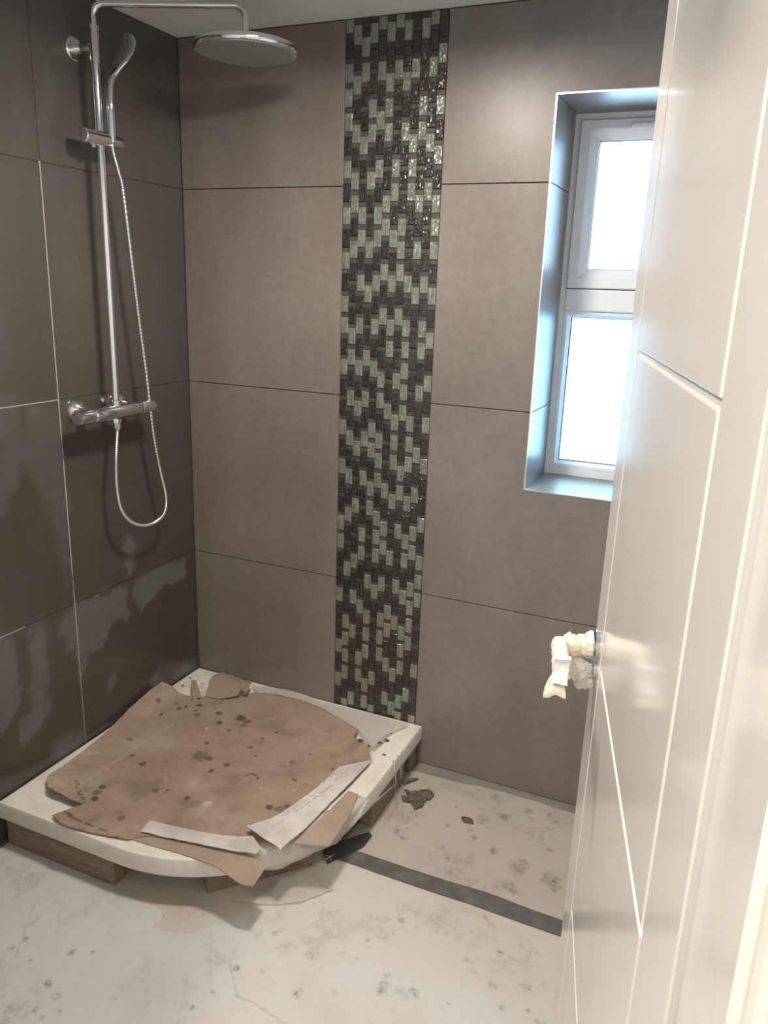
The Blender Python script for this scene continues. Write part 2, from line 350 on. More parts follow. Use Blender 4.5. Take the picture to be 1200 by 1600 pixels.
FLOOR_STAINS = [(1.171, -0.199, 0.0188), (1.15, -0.258, 0.0089), (1.225, -0.153, 0.0157), (1.233, -0.148, 0.0098), (1.177, -0.072, 0.0188), (1.283, -0.093, 0.0134), (1.376, -0.11, 0.0121), (1.347, -0.085, 0.0089), (1.357, -0.046, 0.0076), (1.318, -0.066, 0.0058), (1.081, -0.173, 0.0054), (1.103, -0.364, 0.0089), (1.092, -0.373, 0.0058), (1.131, -0.4, 0.0089), (1.321, -0.348, 0.0255), (1.333, -0.323, 0.0143), (1.312, -0.428, 0.0179), (1.328, -0.441, 0.0134), (1.405, -0.348, 0.0201), (1.421, -0.361, 0.0233), (1.397, -0.368, 0.0134), (1.432, -0.387, 0.0098), (1.073, -0.675, 0.0054), (1.089, -0.649, 0.005), (1.103, -0.665, 0.0076), (1.066, -0.774, 0.0045), (1.147, -0.664, 0.0054), (1.105, -0.714, 0.0032), (1.221, -0.653, 0.0089), (1.251, -0.649, 0.0098), (1.289, -0.561, 0.0112), (1.316, -0.578, 0.0112), (1.357, -0.652, 0.0112), (1.394, -0.606, 0.0098), (1.142, -0.856, 0.0125), (1.145, -0.873, 0.0112), (1.138, -0.829, 0.0081), (1.059, -0.817, 0.0058), (1.211, -0.845, 0.0089), (1.22, -0.855, 0.0076), (0.976, -0.96, 0.0098), (0.979, -0.949, 0.0054), (1.049, -0.923, 0.0076), (1.291, -0.705, 0.0089), (1.316, -0.733, 0.0103), (1.366, -0.748, 0.0103), (1.436, -0.719, 0.0121), (1.472, -0.696, 0.0085), (1.403, -0.798, 0.0067), (1.457, -0.778, 0.0058), (1.481, -0.796, 0.0098), (1.29, -0.84, 0.0045), (1.055, -0.756, 0.0067), (0.312, -1.144, 0.0089), (0.321, -1.112, 0.0081), (0.378, -1.15, 0.0054), (0.447, -1.093, 0.0103), (0.465, -1.182, 0.0112), (0.503, -1.195, 0.0103), (0.445, -1.263, 0.0121), (0.491, -1.241, 0.0076), (0.515, -1.247, 0.0076), (0.54, -1.221, 0.0054), (0.491, -1.071, 0.0054), (0.806, -0.965, 0.0085), (0.818, -0.963, 0.0085), (0.805, -1.039, 0.0045), (0.859, -1.024, 0.0045), (0.79, -1.089, 0.0058), (0.935, -1.023, 0.0022), (0.979, -0.962, 0.0076), (0.843, -0.836, 0.0076), (0.852, -0.821, 0.0076), (0.876, -0.945, 0.0054), (0.564, -0.909, 0.0032), (0.158, -1.034, 0.0022), (0.651, -0.862, 0.0032), (0.898, -0.742, 0.0032), (0.879, -0.708, 0.0032), (0.86, -0.683, 0.0032), (0.951, -0.704, 0.0076), (0.264, -0.808, 0.0036), (1.529, -0.688, 0.0121), (1.35, -0.197, 0.0094), (1.172, -0.285, 0.0112), (1.238, -0.312, 0.0143), (1.086, -0.264, 0.0076), (1.386, -0.239, 0.0112), (0.973, -0.288, 0.0103), (0.962, -0.358, 0.0148), (0.989, -0.375, 0.0112)]
FLOOR_BEIGE = [(0.266, -0.915), (0.425, -0.901), (0.569, -0.898), (0.567, -0.949), (0.665, -0.927), (0.73, -0.847), (0.771, -0.719), (0.609, -0.773), (0.384, -0.831)]
WALL_FILM_GLINT = [[(-0.886, 0.644), (-0.788, 0.595), (-0.784, 0.381), (-0.825, 0.343), (-0.925, 0.33)], [(-0.738, 0.598), (-0.679, 0.58), (-0.686, 0.474), (-0.689, 0.313), (-0.753, 0.264), (-0.799, 0.249), (-0.818, 0.33), (-0.759, 0.349), (-0.74, 0.479)], [(-0.637, 0.578), (-0.567, 0.597), (-0.345, 0.589), (-0.348, 0.473), (-0.426, 0.481), (-0.474, 0.414), (-0.539, 0.431), (-0.562, 0.334), (-0.583, 0.429), (-0.637, 0.534)], [(-0.32, 0.596), (-0.139, 0.594), (-0.052, 0.579), (-0.056, 0.508), (-0.16, 0.519), (-0.293, 0.474), (-0.314, 0.516)], [(-0.827, 1.267), (-0.689, 1.221), (-0.715, 1.031), (-0.777, 0.933), (-0.878, 0.858)], [(-0.715, 1.031), (-0.681, 1.016), (-0.622, 0.839), (-0.578, 0.632), (-0.553, 1.171), (-0.68, 1.212)], [(-0.361, 0.743), (-0.318, 0.74), (-0.299, 0.643), (-0.343, 0.61)], [(-0.699, 0.213), (-0.576, 0.188), (-0.581, 0.136), (-0.694, 0.146)], [(-0.263, 0.228), (-0.213, 0.23), (-0.202, 0.15), (-0.252, 0.162)], [(-0.092, 0.212), (0.0, 0.172), (0.006, 0.122), (-0.149, 0.163)], [(-0.469, 0.312), (-0.427, 0.304), (-0.437, 0.252), (-0.464, 0.265)]]  # dust outlines; the small one by the hose paints its shadow's highlight
HOSE = [(-0.391, 1.856), (-0.381, 1.797), (-0.368, 1.75), (-0.346, 1.551), (-0.33, 1.41), (-0.309, 1.243), (-0.285, 1.067), (-0.257, 0.941), (-0.238, 0.864), (-0.247, 0.814), (-0.289, 0.793), (-0.348, 0.796), (-0.403, 0.822), (-0.441, 0.871), (-0.453, 0.942), (-0.452, 1.018), (-0.445, 1.101)]

# ------------------------------------------------------------------ the room shell
WX0, WX1, WZ0, WZ1 = 1.167, 1.70, .978, 2.008       # window opening
def S(name, boxes, mat):
    bm = bmesh.new()
    for b in boxes: box(bm, *b)
    return tag(fin(name, bm, mat), kind='structure')

floor = S('floor', [(-.2, 2.3, -3.5, .3, -.12, 0)], M_FLOOR)
ceiling = S('ceiling', [(-.2, 2.0, -1.965, .3, H, H + .12)], M_CEIL)
wall_back = S('wall_back', [(-.2, WX0, .004, .31, 0, H), (WX1, 2.0, .004, .31, 0, H), (WX0, WX1, .004, .31, 0, WZ0), (WX0, WX1, .004, .31, WZ1, H)], M_GROUT_D)
wall_left = S('wall_left', [(-.2, -.0014, -1.70, .004, 0, H)], M_GROUT_L)
wall_right = S('wall_right', [(1.80, 2.0, -1.70, .004, 0, H)], M_PLASTER)
wall_front = S('wall_front', [(-.2, .925, -1.965, -1.70, 0, H), (1.74, 2.0, -1.965, -1.70, 0, H), (.925, 1.74, -1.965, -1.70, 2.05, H)], M_PLASTER)
# hall behind the camera
S('wall_hall_left', [(-.2, 0, -3.5, -1.965, 0, 2.4)], M_PLASTER)
S('wall_hall_right', [(2.15, 2.3, -3.5, -1.965, 0, 2.4)], M_PLASTER)
S('wall_hall_back', [(0, 2.15, -3.5, -3.4, 0, 2.4)], M_PLASTER)
S('wall_hall_front', [(-.2, 2.3, -1.965, -1.70, H, 2.4), (2.0, 2.3, -1.965, -1.70, 0, H)], M_PLASTER)
S('ceiling_hall', [(-.2, 2.3, -3.5, -1.70, 2.4, 2.5)], M_CEIL)
# door lining and architrave
trim = S('trim_1', [(1.7035, 1.74, -1.965, -1.70, 0, 2.05), (.925, .955, -1.965, -1.70, 0, 2.05), (.955, 1.705, -1.965, -1.70, 2.02, 2.05)], M_DOOR)
bm = bmesh.new(); box(bm, 1.7065, 1.775, -1.983, -1.965, 0, 2.09, .005, 2); fin('architrave', bm, M_FRAME_PAINT, trim)
bm = bmesh.new(); box(bm, .885, .95, -1.983, -1.965, 0, 2.09, .005, 2); fin('architrave', bm, M_FRAME_PAINT, trim)
bm = bmesh.new(); box(bm, .95, 1.7065, -1.983, -1.965, 2.025, 2.09, .005, 2); fin('architrave', bm, M_FRAME_PAINT, trim)

# back wall tiles
g = .0013
rows = [(.001, .6), (.6, 1.2), (1.2, 1.8), (1.8, H - .002)]
def back_tile(pts):
    bm = bmesh.new(); prism(bm, pts, lambda u, v, d: (u, d, v), 0, .008, .0008)
    return fin('tile', bm, M_TILE, wall_back)
for z0, z1 in rows:
    a, b = z0 + g, z1 - g
    back_tile([(.002, a), (.5672, a), (.5672, b), (.002, b)])
    x0, x1, x2, x3 = .8695, 1.469 - g, 1.469 + g, 1.797
    if z0 < .5: back_tile([(x0, a), (x1, a), (x1, b), (x0, b)]); back_tile([(x2, a), (x3, a), (x3, b), (x2, b)])
    elif z0 < 1: # notched below the window
        back_tile([(x0, a), (x1, a), (x1, WZ0), (WX0, WZ0), (WX0, b), (x0, b)])
        back_tile([(x2, a), (x3, a), (x3, b), (WX1, b), (WX1, WZ0), (x2, WZ0)])
    elif z0 < 1.5:
        back_tile([(x0, a), (WX0, a), (WX0, b), (x0, b)]); back_tile([(WX1, a), (x3, a), (x3, b), (WX1, b)])
    else:
        back_tile([(x0, a), (WX0, a), (WX0, WZ1), (x1, WZ1), (x1, b), (x0, b)])
        back_tile([(x2, WZ1), (WX1, WZ1), (WX1, a), (x3, a), (x3, b), (x2, b)])
# tiles lining the window reveal, and the metal edge around it
def reveal(b): box_obj('reveal_tile', b, M_TILE, wall_back, .0008)
for z0, z1 in ((WZ0, 1.2), (1.2, 1.8), (1.8, WZ1)):
    reveal((WX0 - .006, WX0 + .003, .004, .248, z0 + .0012, z1 - .0012)); reveal((WX1 - .003, WX1 + .006, .004, .248, z0 + .0012, z1 - .0012))
reveal((WX0 + .004, 1.468, .004, .248, WZ0 - .006, WZ0 + .003)); reveal((1.470, WX1 - .004, .004, .248, WZ0 - .006, WZ0 + .003))
reveal((WX0 + .004, 1.468, .004, .248, WZ1 - .003, WZ1 + .006)); reveal((1.470, WX1 - .004, .004, .248, WZ1 - .003, WZ1 + .006))
e = .0014
for b in ((WX0 - e, WX0 + .0024, -e, .004, WZ0 - e, WZ1 + e), (WX1 - .0024, WX1 + e, -e, .004, WZ0 - e, WZ1 + e),
          (WX0, WX1, -e, .004, WZ0 - e, WZ0 + .0024), (WX0, WX1, -e, .004, WZ1 - .0024, WZ1 + e)):
    box_obj('edge_trim', b, M_TRIM, wall_back)

# left wall tiles, with the dusty film and a painted highlight by the hose as an attribute
def in_poly(y, z, P):
    ins = np.zeros(y.shape, bool); n = len(P)
    for i in range(n):
        (ya, za), (yb, zb) = P[i], P[(i + 1) % n]
        c = ((za > z) != (zb > z)); ins ^= c & (y < (yb - ya) * (z - za) / (zb - za + 1e-12) + ya)
    return ins
def left_tile(y0, y1, z0, z1):
    st = .009 if y0 > -1.0 else .02
    def axis(a, b):
        k = max(2, int((b - a) / st)); return [a, a, a + .0008] + list(np.linspace(a, b, k + 1)[1:-1]) + [b - .0008, b, b]
    Y = axis(y0, y1); Z = axis(z0, z1); ny, nz = len(Y), len(Z)
    yy, zz = np.meshgrid(np.array(Y), np.array(Z), indexing='ij'); xx = np.zeros_like(yy)
    xx[1, :] = xx[-2, :] = -.0006; xx[:, 1] = -.0006; xx[:, -2] = -.0006
    xx[0, :] = xx[-1, :] = -.008; xx[:, 0] = xx[:, -1] = -.008
    v = np.stack([xx.ravel(), yy.ravel(), zz.ravel()], 1)
    i, j = np.meshgrid(np.arange(ny - 1), np.arange(nz - 1), indexing='ij'); a = (i * nz + j).ravel()
    f = np.stack([a, a + nz, a + nz + 1, a + 1], 1)
    o = raw('tile', v.tolist(), f.tolist(), M_DARK, wall_left)
    y = yy.ravel() + .012 * (vn(yy, zz, 40, 3).ravel() - .5) * 2; z = zz.ravel() + .012 * (vn(yy, zz, 40, 4).ravel() - .5) * 2
    fl = np.zeros(len(y))
    for k, P in enumerate(WALL_FILM_GLINT):
        acc = sum(in_poly(y + dy, z + dz, P).astype(float) for dy, dz in ((0, 0), (.011, 0), (-.011, 0), (0, .011), (0, -.011), (.006, .006), (-.006, -.006))) / 7
        fl = np.maximum(fl, acc * (.8 if k not in (4, 5) else .34))
    up = np.clip((zz.ravel() - 1.0) / .5, 0, 1) * .28 + np.clip((zz.ravel() - 1.55) / .6, 0, 1) * .12
    fl = np.maximum(fl, up * (.5 + .9 * vn(yy, zz * .4, 7, 8).ravel()))
    attr(o, 'film', fl)
for y0, y1 in ((-.5665, -.002), (-1.1665, -.5705), (-1.698, -1.1705)):
    for z0, z1 in rows: left_tile(y0, y1, z0 + .0016, z1 - .0016)

# ------------------------------------------------------------------ mosaic strip let into the back wall
COLS = ['LDLLLDLDLDLDLLDLDDLDLDDLLDDLDDLDLD', 'LDLDLDLLDLDDDLLDLDLDLDLDDLDDLLLLDL', 'DLLDDLDDLLDLDLDLDLDLDDLDDLDLDLDDDL',
        'LDDLLDLDDLDLDDLDLDLDLDDLLDDLDDLLDD', 'LDLDLDLDLLDLDLDLDDLLDLLDDDLDLLLDLL', 'LDLLLDDLLDLDLDDLLDLLLDLLLDLDDDDLDL',
        'LDLDDDLLDLDLDLLDDLDDDLDLLDLDLLLDDD', 'LDLDLDDDLLLDLDDLDLLLDLDDLDDLLDLDLD', 'DDLDDLLLDDDLDLLLLLDDLLDLDDLDLDDLDL',
        'LDDLLDDLDLDLDDDDDLLLDLDLLDLDLLLDLL', 'LDLDDLDLDDDLDLLDLDDLDLDLLDLLLLDDLD', 'DLDLDLDLLLDLDLDLDLDLDDLDLLLDDDLDDL']
MX0, MX1, PITCH, GH = .5685, .8680, .0619, .0478
CW = (MX1 - MX0) / 12
box_obj('mosaic_grout', (MX0, MX1, .0022, .0065, .001, H - .002), M_GROUT_M, wall_back)
def glass_mesh(w, h):
    bm = bmesh.new(); box(bm, -w / 2, w / 2, -.0035, .0035, -h / 2, h / 2)
    es = [e for e in bm.edges if all(v.co.y < 0 for v in e.verts)]
    bmesh.ops.bevel(bm, geom=es, offset=.0016, segments=1, affect='EDGES'); bmesh.ops.recalc_face_normals(bm, faces=bm.faces)
    me = bpy.data.meshes.new('mosaic_tile'); bm.to_mesh(me); bm.free(); return me
cache = {}; pieces = []; rest = {'L': bmesh.new(), 'D': bmesh.new()}; strip_bm = bmesh.new(); rest_strip = None
for c, s in enumerate(COLS):
    xc = MX0 + CW * (c + .5)
    for i, k in enumerate(s):
        top = 2.115 - PITCH * (i - 2) - (PITCH / 2 if c % 2 else 0); bot = top - GH
        st0, st1 = bot - PITCH + GH + .0008, bot - .0008            # stone strip below it
        if st1 > .02: box(strip_bm, xc - CW / 2 + .0009, xc + CW / 2 - .0009, .0004 + .0016 * random.random(), .006, st0, min(st1, H - .003), .0008)
        if c % 2 and i == 0 and top + .0008 < H - .006: box(strip_bm, xc - CW / 2 + .0009, xc + CW / 2 - .0009, .001, .006, top + .0008, min(top + .0133, H - .003), .0008)
        t1 = min(top, H - .003)
        if t1 - bot < .006: continue
        pieces.append((c, i, k, xc, bot, t1))
pieces.sort(key=lambda p: -p[4])
for n, (c, i, k, xc, bot, t1) in enumerate(pieces):
    h = round(t1 - bot, 4); y = .0028 - .0022 * random.random()
    if n < 300:
        key = (k, h)
        if key not in cache: cache[key] = glass_mesh(CW - .0014, h); cache[key].materials.append(M_GLASS_LIGHT if k == 'L' else M_GLASS_DARK)
        o = link('mosaic_tile', cache[key], None, wall_back); o.location = (xc, y, (bot + t1) / 2)
    else:
        box(rest[k], xc - CW / 2 + .0007, xc + CW / 2 - .0007, y - .0035, .006, bot, t1, .0012)
tag(fin('pale_mosaic_tiles', rest['L'], M_GLASS_LIGHT, wall_back), kind='stuff')
tag(fin('dark_mosaic_tiles', rest['D'], M_GLASS_DARK, wall_back), kind='stuff')
tag(fin('stone_mosaic_strips', strip_bm, M_STONE, wall_back), kind='stuff')

# ------------------------------------------------------------------ window
win = S('window_1', [(WX0 + .003, WX0 + .019, .24, .30, WZ0, WZ1), (WX1 - .019, WX1 - .003, .24, .30, WZ0, WZ1),
                     (WX0 + .019, WX1 - .019, .24, .30, WZ1 - .018, WZ1 - .003), (WX0 + .019, WX1 - .019, .24, .30, WZ0 + .004, WZ0 + .026)], M_UPVC)
box_obj('transom', (WX0 + .019, WX1 - .019, .236, .30, 1.476, 1.538), M_UPVC, win, .004, 2)
def ring(name, x0, x1, z0, z1, inset, y0, y1, ybk, mat):
    """picture frame whose inner edge slopes back from y0 to y1"""
    bm = bmesh.new()
    def q(d, y): return [bm.verts.new(p) for p in ((x0 + d, y, z0 + d), (x1 - d, y, z0 + d), (x1 - d, y, z1 - d), (x0 + d, y, z1 - d))]
    R = [q(0, ybk), q(0, y0 + .003), q(.003, y0), q(inset * .55, y0), q(inset, y1), q(inset, ybk)]
    for a, b in zip(R, R[1:] + R[:1]):
        for k in range(4): bm.faces.new((a[k], a[(k + 1) % 4], b[(k + 1) % 4], b[k]))
    return fin(name, bm, mat, win)
ring('opening_sash', WX0 + .0207, WX1 - .0207, 1.5400, WZ1 - .0198, .053, .230, .246, .300, M_UPVC)
ring('glazing_bead', WX0 + .0185, WX1 - .0185, WZ0 + .026, 1.477, .020, .244, .258, .300, M_UPVC)
def gasket(x0, x1, z0, z1, y):
    bm = bmesh.new(); d = .0035
    for b in ((x0, x0 + d, y, y + .006, z0, z1), (x1 - d, x1, y, y + .006, z0, z1), (x0, x1, y, y + .006, z0, z0 + d), (x0, x1, y, y + .006, z1 - d, z1)): box(bm, *b)
    fin('gasket', bm, M_GASKET, win)
gasket(WX0 + .0185, WX1 - .0185, 1.5375, WZ1 - .0175, .2405)
gasket(WX0 + .0715, WX1 - .0715, 1.5915, 1.937, .252); gasket(WX0 + .0375, WX1 - .0375, WZ0 + .045, 1.4585, .262)
tag(box_obj('pane', (WX0 + .071, WX1 - .071, .260, .264, 1.591, 1.938), M_PANE, win), 'clear upper pane')
tag(box_obj('pane', (WX0 + .037, WX1 - .037, .270, .274, WZ0 + .045, 1.459), M_PANE_F, win), 'obscured lower pane')
bm = bmesh.new(); box(bm, 1.325, 1.545, .222, .232, 1.957, 1.975, .003, 2); fin('trickle_vent', bm, M_UPVC, win)

# ------------------------------------------------------------------ door, open into the room
HX, HY, ANG = 1.6969, -1.6896, math.atan2(.9746, -.2238)
DM = Matrix.Translation((HX, HY, 0)) @ Matrix.Rotation(ANG, 4, 'Z')
door = link('door_1', None); bpy.data.objects.remove(door)
bm = bmesh.new(); box(bm, .002, .752, -.040, -.0034, .008, 1.985)
door = tag(fin('door_1', bm, M_DOOR), kind='structure'); door.matrix_world = DM
def dpart(name, bm, mat, parent=None, smooth=False, angle=None):
    return fin(name, bm, mat, parent or door, smooth, angle)
xs = [.002, .117, .642, .752]; zs = [.008, .105, .555, .989, 1.452, 1.905, 1.985]
q = .0042
for x0, x1 in ((xs[0], xs[1] - q), (xs[2] + q, xs[3])):
    bm = bmesh.new(); box(bm, x0, x1, -.0045, 0, .008, 1.985, .0016, 2); dpart('stile', bm, M_DOOR)
for z0, z1 in zip(zs, zs[1:]):
    bm = bmesh.new(); box(bm, xs[1] + q, xs[2] - q, -.0045, 0, z0 + (q if z0 > .01 else 0), z1 - (q if z1 < 1.98 else 0), .0016, 2); dpart('panel', bm, M_DOOR)
# handle, wrapped in masking tape
bm = bmesh.new(); lathe(bm, [(.026, 0), (.026, .006), (.023, .009), (.011, .0105), (.0095, .045), (.0095, .060)], (.692, 0, .998), (0, 1, 0), 24)
tube(bm, [(.692, .056, .998), (.68, .058, .998), (.63, .059, .999), (.602, .058, 1.0)], [.0095, .0095, .0085, .0085], 12)
handle = dpart('door_handle', bm, M_CHROME_S, None, True, 40)
def crumple(bm, amt, sc, seed):
    for v in bm.verts:
        p = v.co * sc + Vector((seed, seed * 2, 0)); v.co += noise.noise_vector(p) * amt + noise.noise_vector(p * 2.7) * amt * .5
bm = bmesh.new()
N = 14; tube(bm, [(.692 + .003 * math.sin(i), .002 + .047 * i / N, .998 - .001 * i / N) for i in range(N + 1)], [.021 if i < 4 else .0165 + .002 * math.sin(i * 1.9) for i in range(N + 1)], 18)
crumple(bm, .0035, 95, 2); dpart('tape_wrap', bm, M_MASK, handle)
bm = bmesh.new()
N = 10; tube(bm, [(.686 - .09 * i / N, .059, .999) for i in range(N + 1)], [.0125 + .001 * math.sin(i * 2.1) for i in range(N + 1)], 14)
crumple(bm, .0022, 120, 5); dpart('tape_wrap', bm, M_MASK, handle)
def slab(P, t, nu, nw, amt, seed, mat, name, label=None):
    """crumpled piece of tape: P(u, w) -> centre point, thickness t along y and x"""
    bm = bmesh.new(); G = {}
    for s in (0, 1):
        for i in range(nu + 1):
            for j in range(nw + 1):
                p = Vector(P(i / nu, j / nw)); n = noise.noise_vector(p * 70 + Vector((seed, 0, 0))) * amt + noise.noise_vector(p * 190) * amt * .4
                G[s, i, j] = bm.verts.new(p + n + Vector((t * (s - .5), 0, 0)))
    for s in (0, 1):
        for i in range(nu):
            for j in range(nw): bm.faces.new((G[s, i, j], G[s, i + 1, j], G[s, i + 1, j + 1], G[s, i, j + 1]))
    for i in range(nu):
        for j in (0, nw): bm.faces.new((G[0, i, j], G[0, i + 1, j], G[1, i + 1, j], G[1, i, j]))
    for j in range(nw):
        for i in (0, nu): bm.faces.new((G[0, i, j], G[0, i, j + 1], G[1, i, j + 1], G[1, i, j]))
    o = dpart(name, bm, mat, handle); 
    if label: tag(o, label)
slab(lambda u, w: (.583 - .01 * u + .012 * math.sin(u * 3), .048 + .021 * w + .003 * u, 1.024 - .036 * u), .010, 10, 6, .0022, 1, M_PAPER, 'tape_tail', 'white strip of tape hanging from the lever end')
slab(lambda u, w: (.588 + .006 * math.sin(u * 5), .046 + .006 * math.sin(2 * u) + (.025 + .006 * u) * w, .995 - .032 * u + .004 * math.sin(w * 4)), .014, 10, 8, .0035, 4, M_MASK, 'tape_tail')
bm = bmesh.new(); bmesh.ops.create_icosphere(bm, subdivisions=4, radius=1)
for v in bm.verts:
    d = v.co.normalized(); s = 1 - .35 * max(0, d.z) * abs(d.y)
    v.co = Vector((.690 + d.x * .018, .0245 + d.y * .0265 + .006 * d.z, .955 + d.z * .027 * s + .006 * d.y))
crumple(bm, .0065, 60, 9); crumple(bm, .0025, 170, 3)
for v in bm.verts: v.co.y = max(v.co.y, .0006)
tag(dpart('crumpled_tape', bm, M_FILM_B, door), 'pale crumpled film taped over the thumb turn below the handle')
bm = bmesh.new(); lathe(bm, [(.022, 0), (.022, .005), (.008, .007), (.007, .02)], (.690, 0, .960), (0, 1, 0), 20); dpart('thumb_turn', bm, M_CHROME_S, None, True, 40)

# ------------------------------------------------------------------ shower set on the left wall
def P(o, root):
    o.parent = root; o.matrix_parent_inverse = Matrix.Translation(-root.location); return o
RX, RY = .074, -.4315
sh = empty('shower_set', (0, RY, 1.165))
tag(sh, 'chrome bar shower with tall riser rail and round rain head on the dark tiled wall', 'shower')
def tub(name, pts, r, mat=M_CHROME, n=16, root=sh, sm=True):
    bm = bmesh.new(); tube(bm, pts, r, n); return P(fin(name, bm, mat, None, sm, 50), root)
def lat(name, prof, o, ax, mat=M_CHROME, n=32, root=sh):
    bm = bmesh.new(); lathe(bm, prof, o, ax, n); return P(fin(name, bm, mat, None, True, 35), root)
# thermostatic bar: body, two knobs, wall flanges
lat('mixer_body', [(.0185, -.095), (.021, -.09), (.021, .09), (.0185, .095)], (RX, RY, 1.157), (0, 1, 0))
k = lat('control_knob', [(.017, 0), (.0205, .002), (.0215, .012), (.0205, .05), (.019, .056), (.012, .058)], (RX, RY - .096, 1.157), (0, -1, 0))
k2 = lat('control_knob', [(.017, 0), (.0205, .002), (.0205, .05), (.019, .056), (.012, .058)], (RX, RY + .096, 1.157), (0, 1, 0))
lat('knob_ring', [(.0195, 0), (.0195, .004)], (RX, RY + .0925, 1.157), (0, 1, 0), M_GASKET, root=sh)
for y in (-.51, -.345):
    lat('wall_flange', [(.034, 0), (.034, .006), (.026, .018), (.016, .026), (.0155, .034)], (0, y, 1.165), (1, 0, 0))
    tub('inlet_elbow', [(.03, y, 1.165), (.052, y, 1.163), (.068, y * .9 + RY * .1, 1.158)], .0155)
lat('outlet_nut', [(.0115, 0), (.0125, .002), (.0125, .012), (.010, .013), (.010, .02)], (RX, RY, 1.137), (0, 0, -1), n=6)
lat('rail_socket', [(.0145, 0), (.0145, .018), (.0125, .02)], (RX, RY, 1.172), (0, 0, 1))
tub('riser_rail', [(RX, RY, 1.175), (RX, RY, 2.058)], .0102)
lat('rail_collar', [(.0105, -.006), (.0128, -.004), (.0128, .06), (.0118, .062), (.0118, .066), (.0135, .067), (.0135, .078), (.0125, .080), (.0090, .081)], (RX, RY, 2.055), (0, 0, 1))
lat('wall_bracket', [(.029, 0), (.029, .007), (.026, .010), (.0125, .012), (.0115, .030), (.013, .034), (.013, .05), (.010, .062)], (0, RY, 2.087), (1, 0, 0))
d = Vector((.366, .132, 0)).normalized(); A = Vector((RX, RY, 2.12)); zt = 2.184; L = .39; rb = .030
pts = [A]
for i in range(9):
    a = math.pi / 2 * i / 8; pts.append(Vector((RX, RY, zt - rb)) + d * rb * (1 - math.cos(a)) + Vector((0, 0, rb * math.sin(a))))
for i in range(9):
    a = math.pi / 2 * i / 8; pts.append(Vector((RX, RY, zt - rb)) + d * (L - rb + rb * math.sin(a)) + Vector((0, 0, rb * math.cos(a))))
E_ = Vector((RX, RY, 0)) + d * L
pts.append(Vector((E_.x, E_.y, 2.118)))
tub('shower_arm', pts, .0083)
HZ = 2.083
head = lat('rain_head', [(.010, .041), (.013, .040), (.0135, .026), (.0115, .022), (.016, .018), (.05, .0155), (.122, .0135), (.1275, .011), (.129, .006), (.129, -.002), (.127, -.005), (.118, -.0055)], (E_.x, E_.y, HZ), (0, 0, 1), n=64)
bm = bmesh.new(); lathe(bm, [(.1185, 0), (.1175, -.0022), (.002, -.0026)], (E_.x, E_.y, HZ - .0048), (0, 0, 1), 64)
np_ = fin('spray_plate', bm, M_NOZZLE, None, True, 35); np_.parent = head; tag(np_, 'dull grey nozzle plate')
# slider that clamps the hand shower
sl = lat('slider', [(.0175, -.064), (.0198, -.061), (.0198, .028), (.0165, .031), (.0165, .070), (.014, .076), (.010, .078)], (RX, RY, 1.873), (0, 1, 0))
lat('slider_screw', [(.006, 0), (.006, .012)], (RX + .004, RY - .03, 1.859), (0, 0, -1), root=sh)

# hand shower with its hose: held by the slider
hs = empty('hand_shower', (.09, -.40, 1.85))
tag(hs, 'slim chrome hand shower clipped in the rail slider with its looping silver hose', 'hand shower')
Wd = Vector((-.93, .363, 0)).normalized()                 # across the paddle; its face looks along -y
def paddle(name, cps, mat, side=0.0):
    """flattened sweep: (point, half width, half thickness) stations"""
    P_ = catmull([c[0] for c in cps], 6); n_ = len(P_); u_ = np.linspace(0, len(cps) - 1, n_); ix = np.arange(len(cps))
    wd = np.interp(u_, ix, [c[1] for c in cps]); th = np.interp(u_, ix, [c[2] for c in cps]); bm = bmesh.new(); rings = []
    for i in range(n_):
        t_ = (P_[min(i + 1, n_ - 1)] - P_[max(i - 1, 0)]).normalized(); nn = t_.cross(Wd).normalized()
        rings.append([bm.verts.new(P_[i] + Wd * math.cos(2 * math.pi * k / 24) * wd[i] + nn * math.sin(2 * math.pi * k / 24) * th[i]) for k in range(24)])
    for p_, q_ in zip(rings, rings[1:]):
        for k in range(24): bm.faces.new((p_[k], p_[(k + 1) % 24], q_[(k + 1) % 24], q_[k]))
    bm.faces.new(rings[0][::-1]); bm.faces.new(rings[-1]); return P(fin(name, bm, mat, None, True, 60), hs)
paddle('handle', [((.088, -.402, 1.868), .0085, .0085), ((.088, -.402, 1.91), .0105, .0105), ((.088, -.402, 1.955), .012, .011), ((.088, -.397, 2.005), .011, .0095), ((.090, -.386, 2.032), .012, .0085)], M_CHROME)
HEAD = [((.0895, -.388, 2.028), .012, .0085), ((.092, -.377, 2.046), .026, .008), ((.0955, -.360, 2.068), .042, .0075), ((.0985, -.345, 2.092), .047, .0075), ((.099, -.336, 2.114), .042, .007), ((.098, -.334, 2.130), .029, .0065), ((.097, -.334, 2.139), .010, .004)]
paddle('spray_head', HEAD, M_CHROME)
off = Vector((-.363, -.93, .18)).normalized() * .0048
paddle('spray_face', [(tuple(Vector(p_) + off), w_ * .86, .0036) for p_, w_, _t in HEAD[1:]], M_NOZZLE)
hq = [(.088, -.402, 1.87)] + [(.085 if z > 1.2 else .08 if z > .95 else .078, y, z) for y, z in HOSE] + [(RX, RY, 1.118)]
hq[1] = (.087, -.400, 1.845); hq[-2] = (.0745, -.4335, 1.10)
hq = catmull(hq, 60); bm = bmesh.new()
tube(bm, hq, [.0056 + .0006 * (1 if (i // 2) % 2 else -1) for i in range(len(hq))], 10)
P(fin('hose', bm, M_HOSE, None, True), hs)
lat('hose_nut', [(.0085, 0), (.0105, .002), (.0105, .012), (.0075, .02)], (RX, RY, 1.124), (0, 0, -1), M_CHROME, 8, hs)

